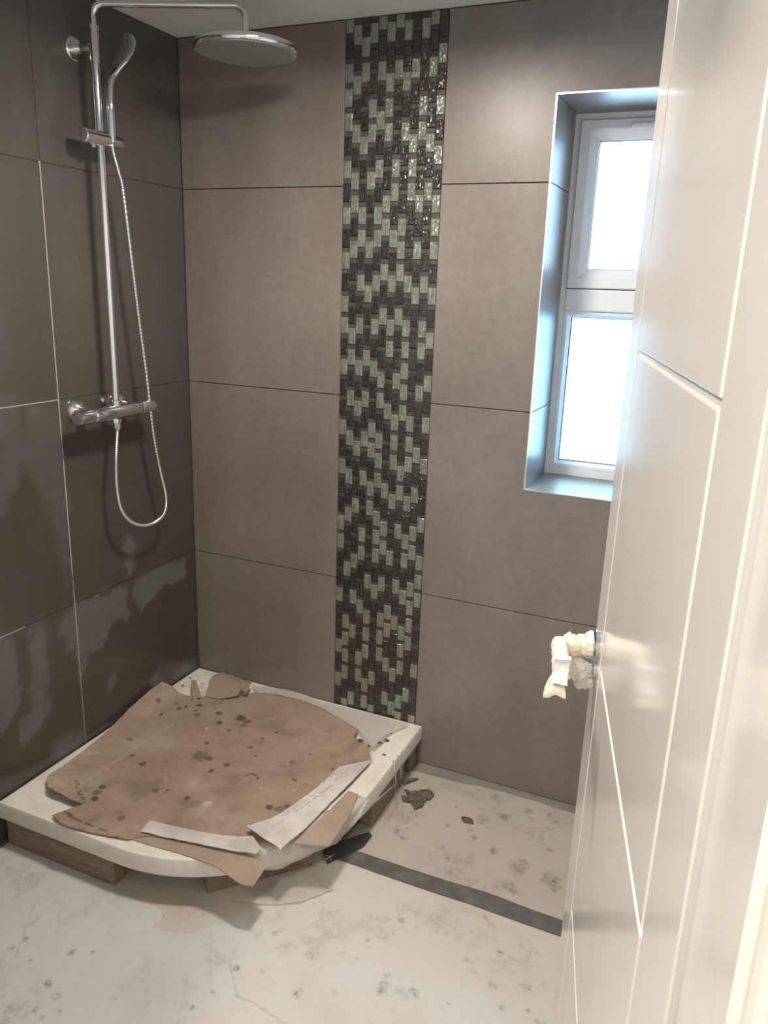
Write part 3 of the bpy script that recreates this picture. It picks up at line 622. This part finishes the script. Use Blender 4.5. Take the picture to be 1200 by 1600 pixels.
# ------------------------------------------------------------------ ceiling lights (both give the light of the room)
def downlight(x, y, z, watts, col, label, size):
    t = empty('ceiling_light', (x, y, z)); tag(t, label, 'light')
    bm = bmesh.new(); lathe(bm, [(.125, 0), (.125, -.060), (.121, -.066), (.112, -.066), (.110, -.060)], (x, y, z), (0, 0, 1), 40); P(fin('bezel', bm, M_UPVC, None, True, 35), t)
    bm = bmesh.new(); lathe(bm, [(.110, -.061), (.100, -.071), (.06, -.076), (.004, -.077)], (x, y, z), (0, 0, 1), 40); P(fin('lens', bm, M_LENS, None, True, 35), t)
    l = bpy.data.lights.new('lamp', 'AREA'); l.shape = 'DISK'; l.size = size; l.energy = watts; l.color = col
    lo = bpy.data.objects.new('lamp', l); C.objects.link(lo); lo.location = (x, y, z - .082); P(lo, t)
    return t
downlight(.90, -.75, H, ROOM_LAMP, (1, .925, .835), 'round white ceiling light above the shower room floor', .20)
downlight(1.15, -2.55, 2.4, HALL_LAMP, (1, .95, .88), 'round white ceiling light in the hall behind the doorway', .3)

# ------------------------------------------------------------------ shower tray on timber bearers
TZ0, TZ1 = .0895, .142
def tray_outline(k=1.0, arc=28):
    pts = [(.004, -.004), (.896, -.004)]
    cx, cy, rx, ry = .42, -.375, .476, .522
    for i in range(arc + 1):
        a = -math.pi / 2 * i / arc; pts.append((cx + rx * math.cos(a), cy + ry * math.sin(a)))
    pts.append((.004, -.897)); return pts
def inset(pts, d):
    n = len(pts); out = []
    for i in range(n):
        a, b, c = Vector(pts[i - 1]), Vector(pts[i]), Vector(pts[(i + 1) % n])
        e1 = (b - a).normalized(); e2 = (c - b).normalized(); n1 = Vector((e1.y, -e1.x)); n2 = Vector((e2.y, -e2.x))
        m = (n1 + n2); m = m / max(m.length_squared, .3) * 2 * .5 * 1.0
        m = (n1 + n2).normalized(); out.append(tuple(b + m * d / max(m.dot(n1), .4)))
    return out
O = tray_outline()
bm = bmesh.new(); loops = []
for d_, z in ((.004, TZ0), (.0, TZ0 + .002), (.0, TZ1 - .006), (.0018, TZ1 - .0018), (.006, TZ1), (.060, TZ1), (.070, TZ1 - .003), (.085, TZ1 - .016), (.10, TZ1 - .019), (.20, TZ1 - .021)):
    loops.append([bm.verts.new((x, y, z)) for x, y in inset(O, d_)])
for a, b in zip(loops, loops[1:]):
    for k in range(len(O)): bm.faces.new((a[k], a[(k + 1) % len(O)], b[(k + 1) % len(O)], b[k]))
bm.faces.new(loops[0]); bm.faces.new(loops[-1])
for f in list(bm.faces):
    if len(f.verts) > 4: bmesh.ops.triangulate(bm, faces=[f])
bmesh.ops.subdivide_edges(bm, edges=[e for e in bm.edges if all(abs(v.co.z - TZ1) < .003 for v in e.verts) and e.calc_length() > .03], cuts=6, use_grid_fill=True)
tray = fin('shower_tray', bm, M_TRAY, None, True, 30); tag(tray, 'white quadrant shower tray raised on timber bearers in the corner', 'shower tray')
attr(tray, 'stain', np.zeros(len(tray.data.vertices)))

def bearer(x0, y0, x1, y1, w, z1, label):
    L_ = math.hypot(x1 - x0, y1 - y0); bm = bmesh.new(); box(bm, -L_ / 2, L_ / 2, -w / 2, w / 2, 0, z1 - .0035, .0025, 2)
    for v in bm.verts: v.co.y += .0012 * math.sin(v.co.x * 21)
    o = fin('timber_bearer', bm, M_WOOD); o.location = ((x0 + x1) / 2, (y0 + y1) / 2, .003); o.rotation_euler.z = math.atan2(y1 - y0, x1 - x0)
    return tag(o, label, 'timber', 'timber bearers under the shower tray')
bearer(.012, -.866, .387, -.862, .042, TZ0, 'old timber bearer under the straight front edge of the tray')
bearer(.600, -.785, .795, -.575, .045, TZ0, 'old timber bearer under the curved edge of the tray')
bearer(.868, -.375, .868, -.125, .040, TZ0, 'old timber bearer under the right edge of the tray')
bearer(.862, -.075, .862, -.015, .045, TZ0, 'short timber block under the tray corner at the mosaic strip')
bearer(.06, -.45, .70, -.45, .045, TZ0, 'timber bearer across the middle under the tray')

# ------------------------------------------------------------------ thin sheets: card, tape, film
def densify(poly, step, jag=0, seed=0):
    out = []; n = len(poly)
    for i in range(n):
        a = Vector(poly[i]); b = Vector(poly[(i + 1) % n]); k = max(1, int((b - a).length / step)); t = (b - a).normalized() if (b - a).length else Vector((1, 0)); nm = Vector((-t.y, t.x))
        for j in range(k):
            p = a + (b - a) * j / k
            if jag: p = p + nm * jag * (noise.noise(Vector((p.x * 60, p.y * 60, seed))) + .6 * noise.noise(Vector((p.x * 190, p.y * 190, seed))))
            out.append((p.x, p.y))
    return out
def sheet(name, poly, zf, th, mat, step=.01, jag=.0015, extra=(), stain=None, pale=None, seed=1, smooth=True, mapf=None):
    B = densify(poly, step * .7, jag, seed); nb = len(B)
    xs_ = [p[0] for p in B]; ys_ = [p[1] for p in B]
    gx, gy = np.meshgrid(np.arange(min(xs_), max(xs_), step), np.arange(min(ys_), max(ys_), step * .87)); gx[1::2] += step / 2
    gx = gx.ravel(); gy = gy.ravel()
    if len(extra): gx = np.concatenate([gx, extra[0]]); gy = np.concatenate([gy, extra[1]])
    Bn = np.array(B); m = in_poly(gx, gy, B)
    gx, gy = gx[m], gy[m]
    keep_ = np.ones(len(gx), bool)
    for i in range(0, nb): keep_ &= (np.abs(gx - Bn[i, 0]) > step * .35) | (np.abs(gy - Bn[i, 1]) > step * .35)
    pts_ = [Vector(p) for p in B] + [Vector((a, b)) for a, b in zip(gx[keep_], gy[keep_])]
    vs, es, fs, ov, oe, of = delaunay_2d_cdt(pts_, [(i, (i + 1) % nb) for i in range(nb)], [], 1, 1e-6)
    N = len(vs); V = []
    for v in vs: V.append((v.x, v.y, zf(v.x, v.y)))
    X = np.array([v[0] for v in V]); Y = np.array([v[1] for v in V])
    cnt = {}
    F = [tuple(f) for f in fs]
    for f in F:
        for a, b in zip(f, f[1:] + f[:1]): cnt[(a, b)] = cnt.get((a, b), 0) + 1
    side = [(a, b) for (a, b) in cnt if (b, a) not in cnt]
    V2 = V + [(x, y, z - th) for x, y, z in V]
    F2 = F + [tuple(i + N for i in f[::-1]) for f in F] + [(b, a, a + N, b + N) for a, b in side]
    o = raw(name, V2, F2, mat, None, smooth)
    if smooth: o.data.set_sharp_from_angle(angle=math.radians(50))
    s = stain(X, Y) if stain else np.zeros(N); p = pale(X, Y) if pale else np.zeros(N)
    attr(o, 'stain', np.concatenate([s, s])); attr(o, 'pale', np.concatenate([p, p])); return o
def sst(t): t = max(0., min(1., t)); return t * t * (3 - 2 * t)
def nz(x, y, s, k=0): return noise.noise(Vector((x * s, y * s, k * 3.7)))
def near(blobs, step):
    ex, ey = [], []
    for x, y, r in blobs:
        a, b = np.meshgrid(np.arange(x - 1.5 * r, x + 1.5 * r, step), np.arange(y - 1.5 * r, y + 1.5 * r, step)); ex.append(a.ravel()); ey.append(b.ravel())
    return np.concatenate(ex), np.concatenate(ey)

MAIN_SHEET[0] = (.016, -.226); MAIN_SHEET[-1] = (.016, -.395); MAIN_SHEET[1] = (.046, -.205)
def z_main(x, y):
    z = TZ1 + .0062 + .0022 * (nz(x, y, 7) + 1) * .5 + .0012 * nz(x, y, 22, 2)
    g_ = 1 - sst((-.226 - y) / .33) if y < -.226 else 1
    z += .046 * g_ * sst((.085 - x) / .085)                                            # leans up the wall
    z += .012 * sst((.13 - math.hypot(x - .05, y + .80)) / .10) + .006 * sst((.09 - math.hypot(x - .21, y + .90)) / .08)
    return z
def st_main(X, Y):
    s = stains(X, Y, SHEET_STAINS, 11, .3)
    ring_ = np.abs(np.hypot(X - .560, Y + .508) - .020); s = np.maximum(s, ((ring_ < .0028) & (Y > -.505)) * .95)
    for (ax, ay, bx, by) in ((.135, -.745, .175, -.775), (.175, -.775, .222, -.80), (.19, -.855, .25, -.865), (.25, -.865, .40, -.872)):   # tears
        t_ = np.clip(((X - ax) * (bx - ax) + (Y - ay) * (by - ay)) / ((bx - ax) ** 2 + (by - ay) ** 2), 0, 1)
        dd = np.hypot(X - ax - t_ * (bx - ax) + .006 * (vn(X, Y, 80, 30) - .5), Y - ay - t_ * (by - ay) + .010 * (vn(X, Y, 70, 31) - .5)); s = np.maximum(s, (dd < .0028) * .95)
    s = np.maximum(s, .28 * np.clip((vn(X, Y, 9, 14) * vn(X, Y, 26, 15) - .42) * 5, 0, 1)); return s
def pl_main(X, Y):
    p = .35 * np.clip((vn(X, Y, 11, 17) - .62) * 3, 0, 1) * np.clip((vn(X, Y, 60, 18)), 0, 1) * (Y < -.45)
    sp_ = [(.068, -.62, .006), (.045, -.63, .005), (.40, -.30, .004), (.17, -.66, .005), (.70, -.50, .005), (.62, -.40, .003), (.35, -.62, .006), (.52, -.66, .010), (.29, -.35, .004)]
    for (ax, ay, bx, by) in ((.155, -.735, .165, -.50), (.165, -.50, .185, -.36)):      # worn fold line
        t_ = np.clip(((X - ax) * (bx - ax) + (Y - ay) * (by - ay)) / ((bx - ax) ** 2 + (by - ay) ** 2), 0, 1)
        p = np.maximum(p, .2 * (np.hypot(X - ax - t_ * (bx - ax), Y - ay - t_ * (by - ay)) < .0045) * (vn(X, Y, 70, 33) > .35))
    return np.maximum(p, .8 * stains(X, Y, sp_, 19, .3))
main = sheet('cardboard_sheet', MAIN_SHEET, z_main, .0035, M_CARD, .0075, .0022, near(SHEET_STAINS, .0028), st_main, pl_main)
tag(main, 'large stained brown cardboard sheet covering the shower tray', 'cardboard')
def z_tab(x, y): return z_main(.3, y) + .004 + .030 * sst((y + .185) / .10) - .012 * sst((y + .10) / .06)
o = sheet('cardboard_flap', TORN_TAB, z_tab, .0025, M_CARD, .008, .0015, (), None, None, 3); P(o, main); tag(o, 'torn brown tab curling up at the back')
o = sheet('cardboard_flap', TORN_SLIVER, lambda x, y: TZ1 + .010 + .02 * sst((y + .19) / .06), .002, M_CARD, .006, .001, (), None, None, 4); P(o, main); tag(o, 'small torn brown sliver standing up')
o = sheet('cardboard_flap', TORN_FOLD, lambda x, y: z_tab(x, y) + .002, .0025, M_CARD, .006, .001, (), None, None, 5); P(o, main); tag(o, 'torn brown fold beside the curling tab')
# white faced strip on the right, its front end gaping open
def z_ws(x, y): return max(TZ1 + .0128 + .002 * nz(x, y, 9, 5), z_main(x, y) + .004) + .020 * sst((-.62 - y) / .12) - .010 * sst((x - .79) / .03) * sst((-.62 - y) / .12)
def st_ws(X, Y):
    s = np.zeros_like(X)
    for (ax, ay, bx, by, w_) in ((.735, -.62, .765, -.50, .0022), (.755, -.60, .778, -.50, .0016), (.772, -.52, .79, -.44, .0018), (.760, -.44, .775, -.37, .0022), (.79, -.42, .80, -.36, .0015), (.742, -.66, .75, -.62, .0016)):
        t_ = np.clip(((X - ax) * (bx - ax) + (Y - ay) * (by - ay)) / ((bx - ax) ** 2 + (by - ay) ** 2), 0, 1)
        s = np.maximum(s, (np.hypot(X - ax - t_ * (bx - ax), Y - ay - t_ * (by - ay)) < w_) * .7 * (vn(X, Y, 150, 4) > .3))
    return np.maximum(s, .35 * np.clip((vn(X, Y, 12, 5) - .6) * 4, 0, 1))
ws = sheet('cardboard_strip', WHITE_STRIP, z_ws, .0025, M_CARD_W, .0055, .0012, (), st_ws, None, 5)
tag(ws, 'white faced cardboard strip lying along the right side of the brown sheet', 'cardboard')
lower = [(.690, -.690), (.745, -.640), (.800, -.715), (.760, -.722), (.735, -.716), (.700, -.704)]
o = sheet('inner_ply', lower, lambda x, y: z_main(x, y) + .0035, .002, M_CARD, .006, .001, (), None, None, 6); P(o, ws); tag(o, 'brown inner ply showing in the open end')
ls = sheet('cardboard_strip', LEFT_STRIP, lambda x, y: z_main(x, y) + .0045 + .004 * abs(nz(x, y, 14, 6)) + .006 * sst((x - .69) / .06), .0022, M_CARD_W, .006, .0012, (), lambda X, Y: .3 * np.clip((vn(X, Y, 14, 8) - .62) * 4, 0, 1), None, 7)
tag(ls, 'white faced cardboard strip along the front of the brown sheet', 'cardboard')
ff = sheet('cardboard_strip', FRONT_FLAP, lambda x, y: TZ1 + .0035 + .002 * nz(x, y, 10, 7) - .012 * sst((math.hypot((x - .42) / .476, (y + .375) / .522) - 1.01) / .16), .0028, M_CARD, .006, .001, (), lambda X, Y: .25 * vn(X, Y, 20, 9), lambda X, Y: .35 * vn(X, Y, 8, 10), 8)
tag(ff, 'brown cardboard tongue sticking out over the curved front edge of the tray', 'cardboard')
bs = sheet('cardboard_strip', BROWN_STRIP, lambda x, y: TZ1 + .0055 + .0015 * nz(x, y, 12, 8), .0025, M_CARD, .006, .001, (), lambda X, Y: .2 * vn(X, Y, 25, 11), lambda X, Y: .3 * vn(X, Y, 9, 12), 9)
tag(bs, 'narrow brown cardboard offcut between the white strip and the tray rim', 'cardboard')

# milky film over the rim, hanging down the side in rags
film = empty('plastic_film', (.88, -.40, TZ1)); tag(film, 'ragged milky plastic film hanging over the right rim of the tray', 'plastic film')
def rim(s):
    """s 0..1 from the back right corner round the curve"""
    L1 = .371; th = math.pi / 2 * .62; L2 = .50 * th; L_ = L1 + L2; d_ = s * L_
    if d_ < L1: return Vector((.896, -.004 - d_)), Vector((1, 0))
    a = -(d_ - L1) / .50; p = Vector((.42 + .476 * math.cos(a), -.375 + .522 * math.sin(a))); n_ = Vector((math.cos(a) / .476, math.sin(a) / .522)).normalized(); return p, n_
NS = 150; prof = []; verts = []; faces = []
for i in range(NS + 1):
    s = .50 + .49 * i / NS; p, n_ = rim(s)
    drop = .020 + .030 * sst((s - .30) / .25) + .016 * nz(s * 9, 0, 1, 20) + .007 * nz(s * 31, 0, 1, 21)
    drop = max(.004, drop * sst((s - .50) / .10) * (1 - .55 * sst((s - .93) / .05)))
    inn = (.018 + .042 * sst((s - .5) / .2)) * (1 + .3 * nz(s * 8, 0, 1, 22))
    row = [p - n_ * inn, p - n_ * inn * .66, p - n_ * inn * .3, p + n_ * .003]
    rz = [TZ1 + .0018 + .001 * nz(s * 22, k, 1, 23) for k in range(3)] + [TZ1 + .001]
    if s > .72: rz[0] += .003; rz[1] += .003
    for k in range(1, 7):
        f_ = k / 6; row.append(p + n_ * (.0045 + .010 * f_ * f_ * (1 + .9 * nz(s * 13, f_, 1, 24)) + .003 * nz(s * 30, f_ * 2, 1, 25))); rz.append(TZ1 - drop * f_)
    verts += [(q_.x, q_.y, z_) for q_, z_ in zip(row, rz)]
m_ = 10
for i in range(NS):
    for k in range(m_ - 1): faces.append((i * m_ + k, i * m_ + k + 1, (i + 1) * m_ + k + 1, (i + 1) * m_ + k))
o = raw('rim_film', verts, faces, M_FILM, None, True); P(o, film)
md = o.modifiers.new('thick', 'SOLIDIFY'); md.thickness = .0006; md.offset = 0
for pts_, w_ in (([(.890, -.235, .1455), (.905, -.255, .138), (.912, -.258, .10), (.914, -.262, .05), (.916, -.258, .012)], (.010, .0095, .008, .006, .002)),
                 ([(.892, -.205, .1455), (.904, -.212, .135), (.910, -.215, .11), (.914, -.219, .075)], (.008, .008, .006, .003)),
                 ([(.908, -.455, .128), (.914, -.40, .120), (.917, -.33, .106), (.916, -.265, .092)], (.012, .009, .006, .004))):
    V = []; F = []; c_ = catmull(pts_, 5); nw = len(c_)
    for i, p_ in enumerate(c_):
        ww = np.interp(i / (nw - 1), np.linspace(0, 1, len(w_)), w_)
        tt = Vector((0, 1, 0)) if abs(pts_[0][1] - pts_[-1][1]) < .05 else Vector((0, 0, 1))
        V += [tuple(p_ - tt * ww * .5), tuple(p_ + Vector((.002 * math.sin(i * 1.3), 0, 0))), tuple(p_ + tt * ww * .5)]
    for i in range(nw - 1):
        for k in (0, 1): F.append((i * 3 + k, i * 3 + k + 1, i * 3 + k + 4, i * 3 + k + 3))
    o = raw('film_strand', V, F, M_FILM, None, True); P(o, film); md = o.modifiers.new('thick', 'SOLIDIFY'); md.thickness = .0006; md.offset = 0
TAIL = [(.690, -.800), (.735, -.720), (.780, -.650), (.826, -.600), (.862, -.606), (.905, -.650), (.850, -.730), (.780, -.770)]
tl = sheet('film_scrap', TAIL, lambda x, y: .0075 + .007 * abs(nz(x, y, 13, 30)) + .003 * abs(nz(x, y, 34, 31)), .0006, M_FILM, .008, .004, (), None, None, 12)
tag(tl, 'crumpled milky film scrap on the floor below the curved tray edge', 'plastic film')
bf = sheet('film_scrap', BACK_FILM, lambda x, y: z_main(x, y) + .003 + .003 * abs(nz(x, y, 18, 32)), .0006, M_FILM, .008, .003, (), None, None, 13)
tag(bf, 'milky film scrap along the back of the tray below the mosaic', 'plastic film')

# crumbs of dirt on the tray
def lump(name, x, y, z, r, h, seed, label, cat, group=None, sub=2, irr=.45):
    bm = bmesh.new(); bmesh.ops.create_icosphere(bm, subdivisions=sub, radius=1)
    for v in bm.verts:
        k = 1 + irr * noise.noise(v.co * 1.7 + Vector((seed, 0, 0))) + irr * .6 * noise.noise(v.co * 4.1 + Vector((0, seed, 0)))
        v.co = Vector((x + v.co.x * r * k, y + v.co.y * r * .7 * k, z + max(-.15, v.co.z) * h * k + .15 * h))
    o = fin(name, bm, M_DIRT, None, True); return tag(o, label, cat, group)
def z_top(x, y):
    return z_main(x, y) if in_poly(np.array([x]), np.array([y]), MAIN_SHEET)[0] else TZ1
for k, (x, y, r) in enumerate(TRAY_SPOTS):
    if x < .006 or y > -.008 or y < -.87: continue
    lump('dirt_crumb', x, y, z_top(x, y) + .0012, min(r, .016) * .8, .003, k, ('small dark dirt crumb on the tray near the back left corner' if x < .3 else 'dark dirt crumb on the tray between brown sheet and right rim'), 'dirt', ('dirt crumbs near the tray corner' if x < .3 else 'dirt crumbs near the right rim'), 2)

# ------------------------------------------------------------------ floor sheets, tape, mud
def floor_grid(name, xs_, y0f, y1f, ny, label, mat, zt=.002):
    nx = len(xs_); xx = np.array(xs_)[:, None] + np.zeros(ny)[None, :]
    t_ = np.linspace(0, 1, ny)[None, :]; ya = np.array([y0f(x) for x in xs_])[:, None]; yb = np.array([y1f(x) for x in xs_])[:, None]
    yy = ya + (yb - ya) * t_
    zz = zt + .0014 * vn(xx, yy, 6, 40)
    zz[0, :] = zz[-1, :] = 0.0002; zz[:, 0] = zz[:, -1] = .0002
    v = np.stack([xx.ravel(), yy.ravel(), zz.ravel()], 1)
    i, j = np.meshgrid(np.arange(nx - 1), np.arange(ny - 1), indexing='ij'); a = (i * ny + j).ravel()
    f = np.stack([a, a + 1, a + ny + 1, a + ny], 1)
    o = raw(name, v.tolist(), f.tolist(), mat, None, True)
    s = stains(xx.ravel(), yy.ravel(), [(x, y, r * 1.35) for x, y, r in FLOOR_STAINS], 50, .8) * (.4 + .6 * np.clip((vn(xx, yy, 130, 55).ravel() - .35) * 4, 0, 1))
    s = np.maximum(s, .75 * stains(xx.ravel(), yy.ravel(), [b for b in FLOOR_STAINS if b[2] > .0125 and b[0] > .9 and b[1] > -.5], 64, .5) * np.clip((vn(xx, yy, 75, 65).ravel() - .3) * 3, 0, 1))
    # smeared footprints and hairline creases
    dust = np.clip((.5 * vn(xx, yy, 9, 51) + .3 * vn(xx, yy, 30, 52) + .2 * vn(xx, yy, 80, 56) - .60) * 4, 0, 1).ravel(); s = np.maximum(s, dust * .4)
    for (ax, ay, bx, by) in ((.78, -.95, .86, -1.02), (.86, -1.02, 1.02, -1.04), (1.26, -.38, 1.255, -.48), (.25, -1.02, .34, -1.16)):
        q_ = np.clip(((xx - ax) * (bx - ax) + (yy - ay) * (by - ay)) / ((bx - ax) ** 2 + (by - ay) ** 2), 0, 1)
        dd = np.hypot(xx - ax - q_ * (bx - ax) + .008 * (vn(xx, yy, 25, 53) - .5), yy - ay - q_ * (by - ay) + .008 * (vn(xx, yy, 25, 54) - .5)); s = np.maximum(s, (np.clip(1 - dd / .004, 0, 1) * .5).ravel())
    attr(o, 'stain', s)
    yb_ = yy + .02 * (vn(xx, yy, 20, 57) - .5); xb_ = xx + .02 * (vn(xx, yy, 20, 58) - .5)
    attr(o, 'beige', np.clip(in_poly(xb_.ravel(), yb_.ravel(), FLOOR_BEIGE) * (.45 + .55 * vn(xx, yy, 12, 59).ravel()) + (np.clip((yy + .84) / .28, 0, 1) * np.clip((xx - .55) / .3, 0, 1) * (yy < -.505) * (.35 + .75 * vn(xx, yy, 6, 62))).ravel(), 0, 1)); return tag(o, label, 'floor sheet')  # beige stain, plus dimmer light towards the tape put into the colour
def y_back(x): return -.036 - .012 * sst((1.12 - x) / .06) * 1 - .004 * math.sin(x * 9) + .004 * nz(x, 0, 40, 41)
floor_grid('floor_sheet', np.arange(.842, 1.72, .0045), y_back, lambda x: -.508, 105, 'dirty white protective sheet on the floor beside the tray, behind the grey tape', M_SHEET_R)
floor_grid('floor_sheet', np.arange(.006, 1.60, .0045), lambda x: -.510 + .0, lambda x: -1.42, 203, 'dirty white protective sheet on the floor in front of the tray, before the grey tape', M_SHEET)
TAPE_P = [(.852, -.492), (.905, -.486), (1.05, -.487), (1.17, -.484), (1.27, -.478), (1.40, -.486), (1.60, -.489), (1.60, -.541), (1.36, -.540), (1.23, -.537), (1.16, -.541), (1.0, -.541), (.852, -.540)]
tp = sheet('floor_tape', TAPE_P, lambda x, y: .0052 + .0006 * nz(x, y, 20, 60), .0008, M_TAPE, .012, .0008, (), None, None, 14)
tag(tp, 'long grey tape strip joining two white floor sheets', 'tape')
FLARE = [(.795, -.512), (.850, -.455), (.893, -.400), (.907, -.412), (.905, -.465), (.862, -.540), (.846, -.572), (.822, -.545)]
tp2 = sheet('floor_tape', FLARE, lambda x, y: .0068 + .0006 * nz(x, y, 20, 61), .0008, M_TAPE_D, .010, .0008, (), None, None, 15)
tag(tp2, 'short dark grey tape piece at the tray edge crossing the long strip', 'tape')
# little white aeroplane-like mark printed on it
bm = bmesh.new()
def stroke(a, b, w_):
    a = Vector(a); b = Vector(b); t_ = (b - a).normalized(); n_ = Vector((-t_.y, t_.x)) * w_ / 2
    vs = [bm.verts.new((*(p + s_ * n_), z_)) for z_ in (.0078, .0083) for p, s_ in ((a, 1), (a, -1), (b, -1), (b, 1))]
    bm.faces.new(vs[4:]); bm.faces.new(vs[:4][::-1])
    for i in range(4): bm.faces.new((vs[i], vs[(i + 1) % 4], vs[(i + 1) % 4 + 4], vs[i + 4]))
mx, my = .840, -.546; uu = Vector((.42, .90)); rr = Vector((.90, -.42))
def mk(a, b): return Vector((mx, my)) + rr * a + uu * b
stroke(mk(0, -.012), mk(0, .016), .0026); stroke(mk(0, .003), mk(-.013, -.006), .0024); stroke(mk(0, .003), mk(.013, -.006), .0024); stroke(mk(-.005, -.012), mk(.005, -.012), .002)
mkr = fin('printed_mark', bm, M_WHITE); P(mkr, tp2); tag(mkr, 'small white aeroplane shaped mark')

# mud clump on the floor: flat and ragged
MUD = [(.905, -.168), (.930, -.172), (.955, -.148), (.975, -.135), (1.0, -.150), (1.0, -.180), (.985, -.200), (.99, -.225), (.972, -.245), (.95, -.222), (.925, -.225), (.912, -.208), (.930, -.195)]
mud = sheet('mud_clump', MUD, lambda x, y: .0085 + .007 * (nz(x, y, 60, 70) + .4 * nz(x, y, 150, 71)), .0055, M_DIRT, .005, .004, (), None, None, 16)
tag(mud, 'ragged flat clump of dried mud on the white sheet near the tray corner', 'mud')
o = lump('mud_clump', 1.132, -.222, .0045, .018, .005, 21, 'small dark oval mud spot on the white sheet under the window', 'mud', None, 3)
bm = bmesh.new(); tube(bm, [(.925, -.100, .0085), (.908, -.118, .0095), (.895, -.145, .009)], [.0035, .006, .003], 8)
o = fin('mud_clump', bm, M_DIRT, None, True); tag(o, 'thin dark sliver of mud beside the right rim of the tray', 'mud')
